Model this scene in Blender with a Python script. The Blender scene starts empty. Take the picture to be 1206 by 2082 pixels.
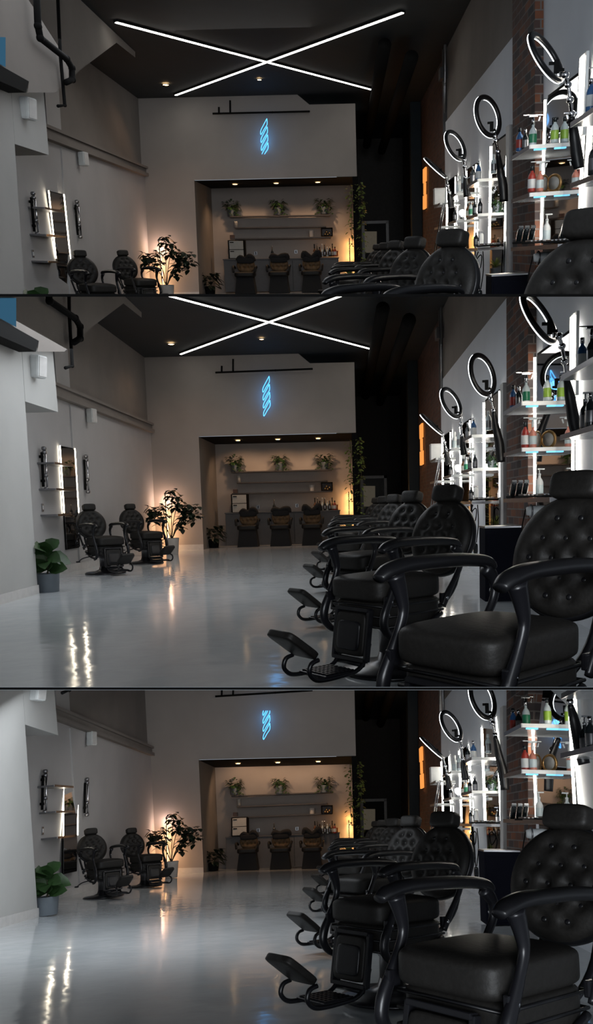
import bpy, bmesh, math, random
import numpy as np
from mathutils import Matrix, Vector
PI = math.pi
C = bpy.context.scene.collection
# ------------------------------------------------------------------ camera
E = 1.02
FPX, CXP, CYP = 1600.0, 704.0, 1200.0
pit = math.atan(175/1600.0); rol = math.radians(1.4)
D = Vector((0, math.cos(pit), -math.sin(pit)))
R0 = Vector((1, 0, 0)); U0 = Vector((0, math.sin(pit), math.cos(pit)))
RV = R0*math.cos(rol) - U0*math.sin(rol)
UV = U0*math.cos(rol) + R0*math.sin(rol)
CAM = Vector((0, 0, E))
def proj(P):
    q = P - CAM; d = q.dot(D)
    return CXP + FPX*q.dot(RV)/d, CYP - FPX*q.dot(UV)/d, d
def ray(u, v): return D + RV*((u-CXP)/FPX) - UV*((v-CYP)/FPX)
def unproj(u, v, d): return CAM + ray(u, v)*d
def atY(u, v, y):
    r = ray(u, v); return CAM + r*((y-CAM.y)/r.y)
def atX(u, v, x):
    r = ray(u, v); return CAM + r*((x-CAM.x)/r.x)
def atZ(u, v, z):
    r = ray(u, v); return CAM + r*((z-CAM.z)/r.z)
def onZY(u, y, z):                       # point at height z, depth y, seen in column u
    x = (u-700)/1600*y
    for _ in range(6):
        x += (u-proj(Vector((x, y, z)))[0])/1600*y
    return Vector((x, y, z))
def onXZ(u, x, z):                       # point on plane x at height z, seen in column u
    y = x*1600/(u-700)
    for _ in range(12):
        uu = proj(Vector((x, y, z)))[0]
        y *= 1 + 0.9*(uu-u)/(uu-700)
    return Vector((x, y, z))
cd = bpy.data.cameras.new('camera'); cam = bpy.data.objects.new('camera', cd); C.objects.link(cam)
M = Matrix((RV, UV, -D)).transposed().to_4x4(); M.translation = CAM
cam.matrix_world = M
cd.sensor_fit = 'HORIZONTAL'; cd.sensor_width = 36; cd.lens = FPX*36/1206
cd.shift_x = -(CXP-603)/1206; cd.shift_y = (CYP-1041)/1206
cd.clip_start = .05
bpy.context.scene.camera = cam
bpy.context.scene.view_settings.view_transform = 'Standard'
# the three rooms, one above the other
def mapk(k, P):
    if k == 2: return P.copy()
    u, v, d = proj(P)
    if k == 1: return unproj((u-22)/.967, (v-533)/.967, d/1.034)
    return unproj(u, v+657, d)
BAND = {1: (None, 598), 2: (603, 1397), 3: (1403, None)}
VIEW = {1: ' in the top view', 2: ' in the middle view', 3: ' in the bottom view'}
def rowplane(v, sgn):
    n = ray(0, v).cross(ray(1206, v)).normalized()
    if n.dot(ray(600, v+100)) * sgn < 0: n = -n
    return n
PL = {k: [p for p in ((rowplane(b[0], 1) if b[0] else None), (rowplane(b[1], -1) if b[1] else None)) if p] for k, b in BAND.items()}
def jac(P):
    h = 1e-3; u0, v0, _ = proj(P); J = np.zeros((2, 3))
    for i in range(3):
        Q = P.copy(); Q[i] += h; u, v, _ = proj(Q); J[0, i] = (u-u0)/h; J[1, i] = (v-v0)/h
    return J
def adj(k, P):                            # rigid pose of a thing in room k
    if k == 2: return Matrix.Identity(4)
    Q = mapk(k, P); A = jac(P); B = jac(Q)
    U_, S_, Vt = np.linalg.svd(B.T @ A)
    d = np.sign(np.linalg.det(U_ @ Vt)); R = U_ @ np.diag([1, 1, d]) @ Vt
    BR = B @ R
    sx = float((BR[:, 0] @ A[:, 0])/(BR[:, 0] @ BR[:, 0])); sz = float((BR[:, 2] @ A[:, 2])/(BR[:, 2] @ BR[:, 2]))
    Rm = Matrix([list(r) for r in R]).to_4x4()
    return Matrix.Translation(Q) @ Rm @ Matrix.Diagonal((sx, sx, sz, 1)) @ Matrix.Translation(-P)
# ------------------------------------------------------------------ materials
def newmat(name):
    m = bpy.data.materials.new(name); m.use_nodes = True
    nt = m.node_tree; return m, nt, nt.nodes['Principled BSDF']
def mat(name, col, rough=.5, metal=0, var=.06, scale=12, bump=0, emis=None, es=0, spec=None, trans=0, alpha=1):
    m, nt, b = newmat(name)
    b.inputs['Roughness'].default_value = rough; b.inputs['Metallic'].default_value = metal
    if spec is not None: b.inputs['Specular IOR Level'].default_value = spec
    if trans: b.inputs['Transmission Weight'].default_value = trans
    tc = nt.nodes.new('ShaderNodeTexCoord'); n = nt.nodes.new('ShaderNodeTexNoise')
    n.inputs['Scale'].default_value = scale; n.inputs['Detail'].default_value = 4
    nt.links.new(tc.outputs['Object'], n.inputs['Vector'])
    r = nt.nodes.new('ShaderNodeValToRGB')
    r.color_ramp.elements[0].position = .3; r.color_ramp.elements[1].position = .7
    r.color_ramp.elements[0].color = (*[c*(1-var) for c in col], 1); r.color_ramp.elements[1].color = (*[min(1, c*(1+var)) for c in col], 1)
    nt.links.new(n.outputs['Fac'], r.inputs['Fac']); nt.links.new(r.outputs['Color'], b.inputs['Base Color'])
    if bump:
        bp = nt.nodes.new('ShaderNodeBump'); bp.inputs['Strength'].default_value = bump; bp.inputs['Distance'].default_value = .02
        nt.links.new(n.outputs['Fac'], bp.inputs['Height']); nt.links.new(bp.outputs['Normal'], b.inputs['Normal'])
    if emis: b.inputs['Emission Color'].default_value = (*emis, 1); b.inputs['Emission Strength'].default_value = es
    return m
def brickmat(name, c1, c2, mortar):
    m, nt, b = newmat(name); b.inputs['Roughness'].default_value = .85
    uv = nt.nodes.new('ShaderNodeUVMap'); br = nt.nodes.new('ShaderNodeTexBrick')
    br.inputs['Scale'].default_value = 1; br.inputs['Brick Width'].default_value = .25; br.inputs['Row Height'].default_value = .084
    br.inputs['Mortar Size'].default_value = .007; br.inputs['Color1'].default_value = (*c1, 1); br.inputs['Color2'].default_value = (*c2, 1)
    br.inputs['Mortar'].default_value = (*mortar, 1); br.inputs['Bias'].default_value = 0
    n = nt.nodes.new('ShaderNodeTexNoise'); n.inputs['Scale'].default_value = 5
    mx = nt.nodes.new('ShaderNodeMixRGB'); mx.blend_type = 'MULTIPLY'; mx.inputs['Fac'].default_value = .6
    nt.links.new(uv.outputs['UV'], br.inputs['Vector']); nt.links.new(uv.outputs['UV'], n.inputs['Vector'])
    nt.links.new(br.outputs['Color'], mx.inputs['Color1']); nt.links.new(n.outputs['Fac'], mx.inputs['Color2'])
    nt.links.new(mx.outputs['Color'], b.inputs['Base Color'])
    bp = nt.nodes.new('ShaderNodeBump'); bp.inputs['Strength'].default_value = .6; bp.inputs['Distance'].default_value = .01; bp.invert = True
    nt.links.new(br.outputs['Fac'], bp.inputs['Height']); nt.links.new(bp.outputs['Normal'], b.inputs['Normal'])
    return m
def floormat():
    m, nt, b = newmat('polished_concrete'); uv = nt.nodes.new('ShaderNodeUVMap')
    mp = nt.nodes.new('ShaderNodeMapping'); mp.inputs['Scale'].default_value = (1, .55, 1)
    nt.links.new(uv.outputs['UV'], mp.inputs['Vector'])
    n = nt.nodes.new('ShaderNodeTexNoise'); n.inputs['Scale'].default_value = 1.6; n.inputs['Detail'].default_value = 6
    nt.links.new(mp.outputs['Vector'], n.inputs['Vector'])
    r = nt.nodes.new('ShaderNodeValToRGB'); r.color_ramp.elements[0].position = .3; r.color_ramp.elements[1].position = .72
    r.color_ramp.elements[0].color = (.46, .49, .51, 1); r.color_ramp.elements[1].color = (.56, .585, .60, 1)
    nt.links.new(n.outputs['Fac'], r.inputs['Fac']); nt.links.new(r.outputs['Color'], b.inputs['Base Color'])
    b.inputs['Roughness'].default_value = .10; b.inputs['Specular IOR Level'].default_value = .75
    n2 = nt.nodes.new('ShaderNodeTexNoise'); n2.inputs['Scale'].default_value = 4.5; n2.inputs['Detail'].default_value = 2
    nt.links.new(uv.outputs['UV'], n2.inputs['Vector'])
    bp = nt.nodes.new('ShaderNodeBump'); bp.inputs['Strength'].default_value = .2; bp.inputs['Distance'].default_value = .015
    nt.links.new(n2.outputs['Fac'], bp.inputs['Height']); nt.links.new(bp.outputs['Normal'], b.inputs['Normal'])
    return m
def emat(name, col, s):
    m = bpy.data.materials.new(name); m.use_nodes = True; nt = m.node_tree
    for n in list(nt.nodes): nt.nodes.remove(n)
    o = nt.nodes.new('ShaderNodeOutputMaterial'); e = nt.nodes.new('ShaderNodeEmission')
    e.inputs[0].default_value = (*col, 1); e.inputs[1].default_value = s; nt.links.new(e.outputs[0], o.inputs[0]); return m
MT = dict(
 floor=floormat(),
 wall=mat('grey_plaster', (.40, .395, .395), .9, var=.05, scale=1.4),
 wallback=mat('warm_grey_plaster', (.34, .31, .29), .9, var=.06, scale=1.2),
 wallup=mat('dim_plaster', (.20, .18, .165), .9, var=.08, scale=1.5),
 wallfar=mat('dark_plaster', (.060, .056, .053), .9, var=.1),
 wallnear=mat('near_plaster', (.42, .42, .41), .9, var=.03, scale=2),
 wallright=mat('cool_plaster', (.66, .69, .74), .9, var=.03, scale=2),
 ceil=mat('black_ceiling', (.010, .018, .024), .75, var=.15, scale=3),
 trimw=mat('white_trim', (.55, .54, .53), .6),
 black=mat('black_paint', (.006, .006, .006), .8, spec=.08),
 brick=brickmat('brick_far', (.17, .075, .05), (.09, .045, .036), (.12, .10, .09)),
 brickn=brickmat('brick_near', (.21, .075, .035), (.035, .035, .040), (.17, .15, .14)),
 leather=mat('black_leather', (.0115, .0105, .0095), .52, var=.15, scale=60, bump=.08, spec=.24),
 metal=mat('black_metal', (.008, .008, .010), .30, metal=.2, spec=.4),
 armpad=mat('glossy_black_pad', (.006, .006, .007), .36, var=.05, spec=.35),
 chrome=mat('chrome', (.55, .55, .57), .18, metal=1, var=.03),
 steel=mat('dull_steel', (.22, .22, .23), .35, metal=.9),
 mirror=mat('mirror_glass', (.80, .82, .84), .02, metal=1, var=0),
 glass=mat('shelf_glass', (.42, .45, .48), .15, var=.03),
 shelf=mat('dark_shelf', (.035, .030, .028), .5),
 led=emat('white_led', (1, .92, .80), 36), ledx=emat('ceiling_led', (1, .96, .88), 9), ledc=emat('cool_led', (.9, .96, 1), 6),
 ledl=emat('warm_led', (1, .88, .68), 16),
 neon=emat('blue_neon', (.08, .42, 1), 3), amber=emat('amber_glow', (1, .36, .08), 1.0), down=emat('downlight_glow', (1, .62, .30), 14),
 lampy=emat('yellow_lamp', (1, .55, .22), 26), blueglow=emat('blue_glow', (.06, .19, .32), .5), shelfled=emat('shelf_edge_led', (.20, .62, 1), 1.6),
 leaf=mat('green_leaf', (.020, .050, .014), .45, var=.4, scale=9), leafd=mat('dark_leaf', (.012, .022, .012), .4, var=.4, scale=9),
 leafy=mat('lit_leaf', (.16, .22, .05), .5, var=.5, scale=9), stem=mat('stem', (.05, .04, .02), .7),
 potg=mat('grey_pot', (.10, .12, .14), .6), potw=mat('white_pot', (.50, .47, .44), .6), soil=mat('soil', (.01, .008, .006), .9),
 counter=mat('grey_counter', (.085, .085, .09), .6), cab=mat('cream_drawer', (.42, .41, .38), .6),
 tan=mat('tan_tufted', (.10, .055, .02), .7, var=.5, scale=14), cloth=mat('black_cloth', (.008, .008, .009), .9),
 whitep=mat('white_plastic', (.6, .62, .62), .4), green=mat('green_label', (.02, .20, .10), .35, var=.2), lime=mat('lime_label', (.25, .42, .05), .35),
 red=mat('red_plastic', (.30, .03, .02), .35), blue=mat('blue_plastic', (.03, .10, .25), .3), pink=mat('pink_liquid', (.55, .20, .14), .3),
 amberg=mat('amber_bottle', (.14, .05, .015), .2), darkb=mat('dark_bottle', (.012, .016, .018), .15), clear=mat('clear_plastic', (.50, .58, .60), .15),
 orange=mat('terracotta', (.28, .07, .03), .6), navy=mat('navy_cabinet', (.005, .0055, .010), .8, spec=.05), wood=mat('walnut', (.06, .03, .02), .5),
 brass=mat('brass', (.45, .26, .10), .3, metal=.8), door=mat('black_door', (.012, .012, .012), .5), pane=mat('frosted_pane', (.28, .25, .20), .5, emis=(.5, .42, .3), es=.09),
 board=mat('partition_black', (.003, .003, .003), 1, spec=0),
)
# ------------------------------------------------------------------ mesh builder
class MB:
    def __init__(s): s.v = []; s.f = []; s.sm = []
    def add(s, v, f, smooth=True, T=None):
        o = len(s.v)
        for p in v:
            p = Vector(p); s.v.append(tuple(T @ p if T else p))
        for q in f: s.f.append([i+o for i in q]); s.sm.append(smooth)
        return s
    def box(s, c, h, b=0, T=None):
        bm = bmesh.new(); bmesh.ops.create_cube(bm, size=2)
        for w in bm.verts: w.co = Vector((w.co.x*h[0], w.co.y*h[1], w.co.z*h[2]))
        if b: bmesh.ops.bevel(bm, geom=bm.edges[:], offset=b, segments=2, profile=.6, affect='EDGES')
        v = [w.co + Vector(c) for w in bm.verts]; bm.verts.index_update()
        f = [[w.index for w in q.verts] for q in bm.faces]; bm.free()
        return s.add(v, f, False, T)
    def cushion(s, c, h, n=5, seg=10, puff=0, T=None):
        bm = bmesh.new(); bmesh.ops.create_cube(bm, size=2); bmesh.ops.subdivide_edges(bm, edges=bm.edges[:], cuts=seg, use_grid_fill=True)
        v = []
        for w in bm.verts:
            x, y, z = w.co; r = (abs(x)**n+abs(y)**n+abs(z)**n)**(1/n); x, y, z = x/r, y/r, z/r
            if puff and z > 0: z += puff*(1-min(1, abs(x))**2)*(1-min(1, abs(y))**2)
            v.append((c[0]+x*h[0], c[1]+y*h[1], c[2]+z*h[2]))
        bm.verts.index_update(); f = [[w.index for w in q.verts] for q in bm.faces]; bm.free()
        return s.add(v, f, True, T)
    def tube(s, pts, r, seg=10, flat=1.0, T=None, sub=4, cap=True):
        P = [Vector(p) for p in pts]
        rr = r if isinstance(r, (list, tuple)) else [r]*len(P)
        if sub > 1 and len(P) > 2:
            Q = []; RR = []
            for i in range(len(P)-1):
                p0 = P[max(0, i-1)]; p1 = P[i]; p2 = P[i+1]; p3 = P[min(len(P)-1, i+2)]
                for j in range(sub):
                    t = j/sub
                    Q.append(.5*((2*p1)+(p2-p0)*t+(2*p0-5*p1+4*p2-p3)*t*t+(3*p1-p0-3*p2+p3)*t**3)); RR.append(rr[i]*(1-t)+rr[i+1]*t)
            Q.append(P[-1]); RR.append(rr[-1]); P, rr = Q, RR
        v = []; f = []; t0 = (P[1]-P[0]).normalized()
        up = Vector((0, 1, 0)) if abs(t0.y) < .9 else Vector((1, 0, 0))
        for i, p in enumerate(P):
            t = (P[min(i+1, len(P)-1)]-P[max(i-1, 0)]).normalized()
            a = (up - t*up.dot(t)).normalized(); b = t.cross(a); up = a
            for j in range(seg):
                w = 2*PI*j/seg; v.append(p + a*math.cos(w)*rr[i]*flat + b*math.sin(w)*rr[i])
        n = len(P)
        for i in range(n-1):
            for j in range(seg):
                f.append([i*seg+j, i*seg+(j+1) % seg, (i+1)*seg+(j+1) % seg, (i+1)*seg+j])
        if cap: f.append(list(range(seg))[::-1]); f.append([(n-1)*seg+j for j in range(seg)])
        return s.add(v, f, True, T)
    def lathe(s, prof, seg=24, c=(0, 0, 0), T=None):
        v = []; f = []
        for r, z in prof:
            for j in range(seg): w = 2*PI*j/seg; v.append((c[0]+r*math.cos(w), c[1]+r*math.sin(w), c[2]+z))
        for i in range(len(prof)-1):
            for j in range(seg): f.append([i*seg+j, i*seg+(j+1) % seg, (i+1)*seg+(j+1) % seg, (i+1)*seg+j])
        f.append(list(range(seg))[::-1]); f.append([(len(prof)-1)*seg+j for j in range(seg)])
        return s.add(v, f, True, T)
    def torus(s, R, r, seg=40, m=8, fl=1.0, T=None):
        v = []; f = []
        for i in range(seg):
            a = 2*PI*i/seg
            for j in range(m): b = 2*PI*j/m; q = R+r*math.cos(b); v.append((q*math.cos(a), q*math.sin(a), r*fl*math.sin(b)))
        for i in range(seg):
            for j in range(m): f.append([i*m+j, ((i+1) % seg)*m+j, ((i+1) % seg)*m+(j+1) % m, i*m+(j+1) % m])
        return s.add(v, f, True, T)
    def leaf(s, p, d, L, W, up=Vector((0, 0, 1)), droop=.3):
        d = Vector(d).normalized(); side = d.cross(up)
        if side.length < .05: side = d.cross(Vector((1, 0, 0)))
        side.normalize(); n = side.cross(d); p = Vector(p); v = []; f = []
        prof = [(0, .06), (.2, .7), (.5, 1), (.8, .65), (1, .03)]
        for t, w in prof:
            c = p + d*L*t - Vector((0, 0, 1))*droop*L*t*t
            v += [c-side*W*w/2+n*W*.12*w, c, c+side*W*w/2+n*W*.12*w]
        for i in range(4):
            for j in range(2): a = i*3+j; f.append([a, a+1, a+4, a+3])
        return s.add(v, f, True)
    def mesh(s, name, material):
        m = bpy.data.meshes.new(name); m.from_pydata([tuple(p) for p in s.v], [], s.f); m.materials.append(MT[material])
        m.polygons.foreach_set('use_smooth', s.sm); m.update(); return m
class Proto:                              # a kind of thing: its parts and sub-parts, built once, copied afterwards
    def __init__(s, center=(0, 0, .3)): s.parts = []; s.center = Vector(center)
    def part(s, name, mb, material, parent=None, label=None):
        s.parts.append((name, mb.mesh(name, material), parent, label)); return len(s.parts)-1
MADE = []
def put(k, pr, name, label, cat, Mx, group=None):
    """place one thing with its parts in room k"""
    A = adj(k, Mx @ pr.center) @ Mx
    loc, rot, sc = A.decompose(); A = Matrix.LocRotScale(loc, rot, sc)
    single = len(pr.parts) == 1
    root = bpy.data.objects.new(name, pr.parts[0][1] if single else None)
    C.objects.link(root); root.matrix_world = A
    root['label'] = label + VIEW[k]; root['category'] = cat
    if group: root['group'] = group + VIEW[k]
    allo = [(root, A)]
    if not single:
        obs = []
        for (n, me, par, lb) in pr.parts:
            o = bpy.data.objects.new(n, me); C.objects.link(o)
            o.parent = root if par is None else obs[par]
            if lb: o['label'] = lb
            obs.append(o); allo.append((o, A))
    MADE.append((k, root, allo)); return root
def at(p, rz=0, rx=0, ry=0, s=1):
    return Matrix.Translation(Vector(p)) @ Matrix.Rotation(rz, 4, 'Z') @ Matrix.Rotation(ry, 4, 'Y') @ Matrix.Rotation(rx, 4, 'X') @ Matrix.Scale(s, 4)
SH = []
def shell(k, name, polys, material, thick=None):
    """structure: planar polygons of room-2 points, carried to room k"""
    v = []; f = []; uv = []
    for P in polys:
        P = [Vector(p) for p in P]; o = len(v); f.append([o+i for i in range(len(P))])
        n = (P[1]-P[0]).cross(P[2]-P[1]); ax = max(range(3), key=lambda i: abs(n[i])); ij = [(1, 2), (0, 2), (0, 1)][ax]
        for p in P: v.append(tuple(mapk(k, p))); uv.append((p[ij[0]], p[ij[1]]))
    m = bpy.data.meshes.new(name); m.from_pydata(v, [], f); m.materials.append(MT[material])
    l = m.uv_layers.new(name='UVMap')
    for p in m.polygons:
        for li in p.loop_indices: l.data[li].uv = uv[m.loops[li].vertex_index]
    o = bpy.data.objects.new(name, m); C.objects.link(o); o['kind'] = 'structure'; SH.append((k, o)); return o
def boxp(x0, x1, y0, y1, z0, z1):
    a = [(x0, y0), (x1, y0), (x1, y1), (x0, y1)]
    P = [[(x, y, z0) for x, y in a][::-1], [(x, y, z1) for x, y in a]]
    for i in range(4):
        (p, q), (r, s_) = a[i], a[(i+1) % 4]; P.append([(p, q, z0), (r, s_, z0), (r, s_, z1), (p, q, z1)])
    return P
def light(k, kind, P, energy, col, size=.2, rot=None, spot=None, sizey=None):
    Q = mapk(k, Vector(P))
    for n in PL[k]:
        if n.dot(Q-CAM) < .02: return
    l = bpy.data.lights.new('lamp', kind); l.energy = energy; l.color = col
    if kind == 'AREA':
        l.size = size
        if sizey: l.shape = 'RECTANGLE'; l.size_y = sizey
    else: l.shadow_soft_size = size
    if spot: l.spot_size = spot; l.spot_blend = .6
    o = bpy.data.objects.new('lamp', l); C.objects.link(o); o.location = Q
    if rot: o.rotation_euler = rot
    return o
# ------------------------------------------------------------------ kinds of things
def tuft_back(a, b, th, T, rows):
    """oval cushion in the yz plane facing +x, diamond-tufted"""
    mb = MB(); N = 40; v = []; f = []; bt = []
    pts = rows
    def dep(y, z):
        e = 0
        for (py, pz) in pts: e += math.exp(-((y-py)**2+(z-pz)**2)/(2*.022**2))
        return min(1, e)
    for side in (1, -1):
        o = len(v)
        for i in range(N+1):
            r = i/N
            for j in range(48):
                w = 2*PI*j/48; y = a*r*math.cos(w); z = b*r*math.sin(w)
                x = th*(1-r**5)**.5 if r < 1 else 0
                if side == 1:
                    x -= .026*dep(y, z)
                    g = .5+.5*math.cos((y/.052+z/.06)*PI/2)*math.cos((y/.052-z/.06)*PI/2)
                    x += .006*g*(1-r**4)
                v.append((side*x*(1 if side == 1 else .7), y, z))
        for i in range(N):
            for j in range(48):
                q = [o+i*48+j, o+i*48+(j+1) % 48, o+(i+1)*48+(j+1) % 48, o+(i+1)*48+j]
                f.append(q if side == 1 else q[::-1])
    mb.add(v, f, True, T); return mb
def chair_proto(buttons):
    p = Proto((0.02, 0, .58)); A = lambda *q: Vector(q)
    p.part('base', MB().lathe([(.32, 0), (.32, .015), (.30, .03), (.16, .045), (.10, .07), (.085, .12)], 40), 'metal')
    p.part('pedestal', MB().lathe([(.085, .10), (.085, .24), (.11, .27), (.16, .30), (.16, .345)], 28), 'steel')
    mb = MB().cushion((.035, 0, .38), (.245, .218, .085), 9, 10); ap = p.part('seat_base', mb, 'leather')
    mb = MB()
    for z in (.315, .375, .435):
        q = [(.035+.248*sx, .221*sy, z) for sx, sy in ((1, -1), (1, 1), (-1, 1), (-1, -1), (1, -1))]
        mb.tube(q, .007, 6, sub=1)
    p.part('piping', mb, 'armpad', ap)
    p.part('seat', MB().cushion((.05, 0, .525), (.275, .232, .072), 6, 16, puff=.22), 'leather')
    ca = Matrix.Translation((-.455, 0, .79)) @ Matrix.Rotation(math.radians(-15), 4, 'Y')
    rows = []
    for r, z in enumerate((.15, .07, -.01, -.09, -.16)):
        n = (2, 3, 4, 3, 2)[r] if r != 2 else 4
        for i in range(n): rows.append(((i-(n-1)/2)*.105, z))
    bk = p.part('backrest', tuft_back(.25, .245, .062, ca, rows), 'leather')
    mb = MB().torus(1, .05, 56, 8); mb.v = [tuple(ca @ Vector((z_*.5-.012, x_*.247, y_*.242))) for x_, y_, z_ in mb.v]
    p.part('back_rim', mb, 'armpad', bk)
    if buttons:
        for (y, z) in rows:
            p.part('button', MB().cushion((.036, y, z), (.008, .012, .012), 2.2, 3, T=ca), 'armpad', bk)
    hr = p.part('headrest', MB().cushion((0, 0, 0), (.052, .108, .056), 4.5, 10, T=ca @ Matrix.Translation((.015, 0, .285))), 'leather')
    p.part('headrest_post', MB().box((-.01, 0, .24), (.008, .03, .05), .003, T=ca), 'steel', hr)
    mb = MB()
    for y in (-.12, .12): mb.tube([(-.15, y, .36), (-.30, y, .38), (-.44, y, .50), (-.51, y, .72)], .016, 8)
    p.part('back_bracket', mb, 'metal')
    for s in (-1, 1):
        y = .262*s
        ar = p.part('armrest', MB().tube([(-.31, y, .752), (-.26, y, .780), (-.08, y, .796), (.12, y, .798), (.22, y, .794), (.295, y, .778), (.335, y, .755)],
               [.018, .025, .027, .028, .028, .026, .018], 12, flat=1.5), 'armpad')
        mb = MB().tube([(.25, y, .765), (.225, y, .70), (.21, y, .63), (.235, y, .56), (.275, y, .48), (.315, y, .40), (.32, y, .33), (.27, y, .27), (.20, y, .25)],
                  [.040, .030, .022, .021, .026, .030, .028, .022, .018], 10, flat=.8)
        mb.tube([(-.27, y, .755), (-.325, y, .70), (-.325, y, .63), (-.27, y, .55), (-.21, y, .47), (-.17, y, .40)], [.034, .028, .022, .020, .024, .02], 10, flat=.7)
        mb.tube([(.20, y*.9, .26), (0, y*.88, .28), (-.18, y*.9, .36)], .016, 8)
        mb.box((.275, y*.97, .47), (.03, .012, .03), .006); mb.box((-.19, y*.95, .45), (.03, .012, .03), .006)
        sp = p.part('arm_support', mb, 'metal', ar)
        mb = MB()
        for (x, z) in ((.275, .47), (-.325, .655), (-.19, .45), (.30, .40)): mb.cushion((x, y*1.05, z), (.011, .008, .011), 2.2, 3)
        p.part('bolt', mb, 'chrome', ar)
    T = Matrix.Translation((.335, 0, .27)) @ Matrix.Rotation(math.radians(-8), 4, 'Y')
    lp = p.part('leg_rest', MB().cushion((0, 0, 0), (.022, .125, .125), 8, 8, T=T), 'leather')
    mb = MB()
    for s in (-1, 1): mb.box((-.005, s*.138, 0), (.018, .012, .15), .004, T=T)
    mb.box((0, 0, .145), (.02, .138, .012), .004, T=T); mb.box((0, 0, -.145), (.02, .138, .012), .004, T=T)
    mb.cushion((.02, 0, -.01), (.012, .095, .085), 8, 6, T=T)
    p.part('leg_rest_frame', mb, 'metal', lp)
    mb = MB()
    for s in (-1, 1):
        y = s*.115
        mb.tube([(.30, y, .22), (.345, y, .12), (.41, y, .075), (.52, y, .065), (.62, y, .062), (.70, y, .072), (.745, y, .115), (.73, y, .165), (.68, y, .18)], .0135, 8)
    mb.tube([(.35, -.115, .10), (.35, .115, .10)], .014, 8, sub=1)
    fr = p.part('footrest', mb, 'metal')
    mb = MB().box((.52, 0, .072), (.115, .12, .009), .003)
    for i in range(7): mb.box((.43+i*.03, 0, .084), (.005, .11, .004))
    for i in range(7): mb.box((.52, -.105+i*.035, .085), (.10, .005, .004))
    p.part('foot_plate', mb, 'metal', fr)
    T = Matrix.Translation((.765, 0, .265)) @ Matrix.Rotation(math.radians(-37), 4, 'Y')
    p.part('kick_pad', MB().cushion((0, 0, 0), (.125, .11, .024), 7, 8, T=T), 'leather', fr)
    mb = MB().tube([(0, -.15, .30), (-.02, -.34, .27), (-.03, -.42, .22)], .009, 8); mb.cushion((-.03, -.43, .215), (.014, .035, .014), 3, 4)
    p.part('lever', mb, 'metal'); return p
def salon_proto(horns):
    p = Proto((0, 0, .45))                 # faces -y
    p.part('base', MB().add([(-.24, -.25, 0), (.24, -.25, 0), (.24, .22, 0), (-.24, .22, 0), (-.19, -.19, .42), (.19, -.19, .42), (.19, .2, .42), (-.19, .2, .42)],
        [[0, 1, 2, 3], [4, 5, 6, 7], [0, 1, 5, 4], [1, 2, 6, 5], [2, 3, 7, 6], [3, 0, 4, 7]], False), 'cloth')
    p.part('seat', MB().cushion((0, -.03, .45), (.24, .24, .06), 6, 8), 'leather')
    rows = [((i-(n-1)/2)*.10, z) for z, n in ((.09, 4), (.02, 3), (-.05, 4)) for i in range(n)]
    T = Matrix.Translation((0, .15, .66)) @ Matrix.Rotation(-PI/2, 4, 'Z')
    bk = tuft_back(.215, .20, .05, T, rows)
    bd = p.part('backrest', bk, 'tan')
    for s in (-1, 1):
        p.part('armrest', MB().tube([(s*.25, .14, .60), (s*.265, 0, .64), (s*.265, -.18, .62), (s*.25, -.22, .5)], .026, 8), 'leather')
    mb = MB()
    if horns == 0:
        mb.tube([(-.20, .13, .80), (-.17, .12, .92), (-.08, .12, .86), (0, .12, .80), (.08, .12, .86), (.16, .12, .93), (.21, .13, .80)], [.05, .06, .06, .055, .06, .07, .05], 10)
    elif horns == 1:
        mb.tube([(-.20, .13, .80), (-.14, .12, .87), (-.02, .12, .84), (.08, .12, .87), (.19, .12, .87), (.22, .13, .78)], [.05, .06, .05, .06, .06, .04], 10)
    else:
        mb.tube([(-.20, .13, .78), (-.12, .12, .86), (0, .12, .82), (.10, .12, .88), (.18, .12, .84), (.21, .13, .76)], [.04, .05, .04, .06, .05, .04], 10)
    mb.cushion((0, .12, .77), (.20, .05, .07), 4, 6)
    p.part('draped_cape', mb, 'cloth'); return p
def bottle(kind):
    p = Proto((0, 0, .1)); 
    spec = dict(green=('clear', 'green', 'chrome'), lime=('clear', 'lime', 'darkb'), redblue=('blue', 'red', 'darkb'), pink=('pink', 'clear', 'whitep'), redcan=('red', 'whitep', 'darkb'),
                dark=('darkb', 'steel', 'chrome'), amber=('amberg', 'cab', 'darkb'), blue=('blue', 'whitep', 'chrome'), clear=('clear', 'steel', 'whitep'), white=('whitep', 'clear', 'whitep'))[kind.split('_')[0]]
    shape = kind.split('_')[1] if '_' in kind else 'plain'
    h = .17
    p.part('body', MB().lathe([(.032, 0), (.034, .01), (.034, h*.75), (.026, h*.88), (.012, h), (.012, h+.025)], 18), spec[0])
    p.part('label_band', MB().lathe([(.0350, h*.18), (.0354, h*.2), (.0354, h*.62), (.0350, h*.64)], 18), spec[1])
    if shape == 'spray':
        mb = MB().lathe([(.014, h+.02), (.014, h+.05), (.010, h+.09)], 12); mb.box((0, 0, h+.10), (.04, .010, .012), .004)
        mb.box((.055, 0, h+.104), (.03, .005, .005), .002); mb.box((-.02, 0, h+.075), (.006, .006, .02), .002, T=Matrix.Rotation(.3, 4, 'Y'))
        mb.box((-.06, 0, h+.108), (.03, .004, .004))
        p.part('trigger_head', mb, spec[2])
    elif shape == 'pump':
        mb = MB().lathe([(.014, h+.02), (.014, h+.035), (.005, h+.04), (.005, h+.07)], 12); mb.box((.015, 0, h+.075), (.03, .007, .006), .002)
        p.part('pump_head', mb, spec[2])
    elif shape == 'liquor':
        p.part('neck', MB().lathe([(.013, h+.02), (.012, h+.09), (.015, h+.092), (.015, h+.12)], 12), spec[2])
    else:
        p.part('cap', MB().lathe([(.016, h+.01), (.016, h+.045), (.013, h+.05)], 14), spec[2])
    return p
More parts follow.
